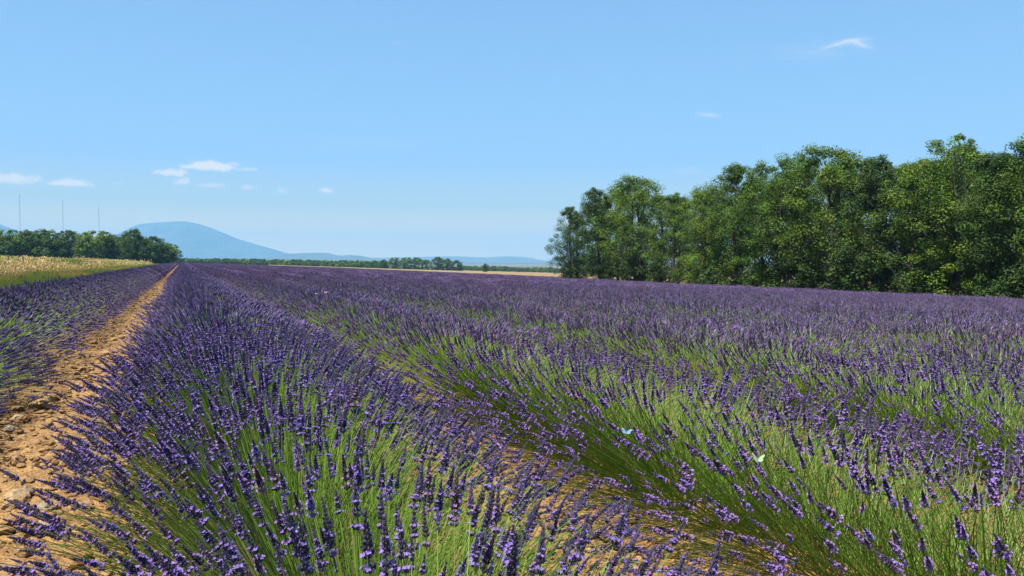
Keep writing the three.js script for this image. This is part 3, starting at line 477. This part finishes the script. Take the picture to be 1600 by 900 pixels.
ridge('mountain', 'large blue hazy mountain with a flat top and a long right slope', [[60, 420], [100, 408], [150, 384], [190, 364], [212, 353], [226, 349.5], [250, 347.5], [280, 346], [300, 347.5], [325, 354], [345, 362], [372, 373], [400, 381.5], [430, 390], [455, 397], [480, 401], [520, 406], [560, 412]], 7000, 1400, 3, 0.35);
ridge('mountain_001', 'edge of a blue mountain at the left border', [[-520, 400], [-400, 360], [-260, 345], [-120, 346], [-40, 341], [0, 350], [16, 356], [34, 363], [70, 380], [120, 408]], 6300, 1400, 6, 0.35);
ridge('hill', 'low blue hill right of the large mountain', [[400, 412], [440, 398], [462, 396], [490, 395], [512, 395.5], [530, 399], [548, 398.5], [565, 400], [585, 404], [620, 408], [650, 414]], 5000, 900, 9, 0.4);
ridge('hill_001', 'long pale hazy hill range between the copse and the wood', [[520, 412], [560, 404], [600, 402.5], [650, 401.5], [690, 400.5], [715, 400.5], [745, 402], [770, 401.5], [800, 400.5], [825, 402.5], [850, 407], [880, 411], [930, 412], [1000, 411], [1200, 408], [1500, 408], [1700, 414]], 7200, 1200, 12, 0.7);

// ------------------------------------------------------------------ butterflies
function butterfly(px, py, zc, span, colors, label, pose) {
  const t = new THREE.Group(); t.name = numbered('butterfly'); const s = span / 2, b = new MB();
  b.tube([[0, 0, -0.28 * s], [0, 0.02 * s, -0.1 * s], [0, 0.01 * s, 0.2 * s], [0, -0.02 * s, 0.62 * s]], [0.05 * s, 0.09 * s, 0.06 * s, 0.02 * s], 6, [0.1, 0.08, 0.07]); mesh('body', b.geometry(true), M.body, t);
  for (const e of [-1, 1]) {
    const an = new MB(); an.tube([[0.02 * s * e, 0.02 * s, -0.28 * s], [0.2 * s * e, 0.12 * s, -0.75 * s]], [0.008 * s, 0.012 * s], 3, [0.1, 0.08, 0.07]); mesh('antenna', an.geometry(), M.body, t);
    const wing = (pts, c, c2, name) => { const w = new MB(), ctr = w.v(0.38 * s * e, 0.02 * s, pts[0][1] * s * 0.5, c), ids = pts.map(([x, z], k) => w.v(x * s * e, 0.05 * s * Math.abs(x), z * s, k === 0 ? c : c2)); for (let k = 0; k < ids.length; k++) w.t(ctr, ids[k], ids[(k + 1) % ids.length]); const o = mesh(name, w.geometry(), M.wing, t); o.rotation.z = e * pose; };
    wing([[0.05, -0.1], [0.45, -0.55], [0.95, -0.62], [1.0, -0.45], [0.9, -0.15], [0.7, 0.05], [0.1, 0.08]], colors[0], colors[1], 'forewing'); wing([[0.05, 0.05], [0.6, 0.05], [0.78, 0.25], [0.7, 0.52], [0.45, 0.62], [0.2, 0.5], [0.06, 0.3]], colors[2] ?? colors[0], colors[1], 'hindwing');
  }
  t.position.set(xAt(px, zc), yAtPx(py, zc), -dAt(px, zc)); t.rotation.set(0.5, -0.6, 0.15); scene.add(t); tag(t, label, 'butterfly', 'butterflies on the lavender');
}
butterfly(980, 677, 2.35, 0.036, [[0.1, 0.22, 0.48], [0.2, 0.34, 0.55]], 'small blue butterfly on the green flank of the row right of the furrow', 0.35);
butterfly(1187, 721, 2.05, 0.042, [[0.26, 0.38, 0.22], [0.32, 0.4, 0.25], [0.22, 0.36, 0.25]], 'pale green butterfly among the stems in the right foreground', 0.6);
butterfly(509, 457, 10.5, 0.055, [[0.42, 0.35, 0.26], [0.3, 0.2, 0.08]], 'large cream and tan butterfly over the purple rows in the middle distance', 0.3);
butterfly(494, 459, 10.5, 0.04, [[0.34, 0.34, 0.38], [0.3, 0.3, 0.35]], 'small white butterfly beside the larger cream one', 0.3);

shadowed(scene);
renderer.render(scene, camera);
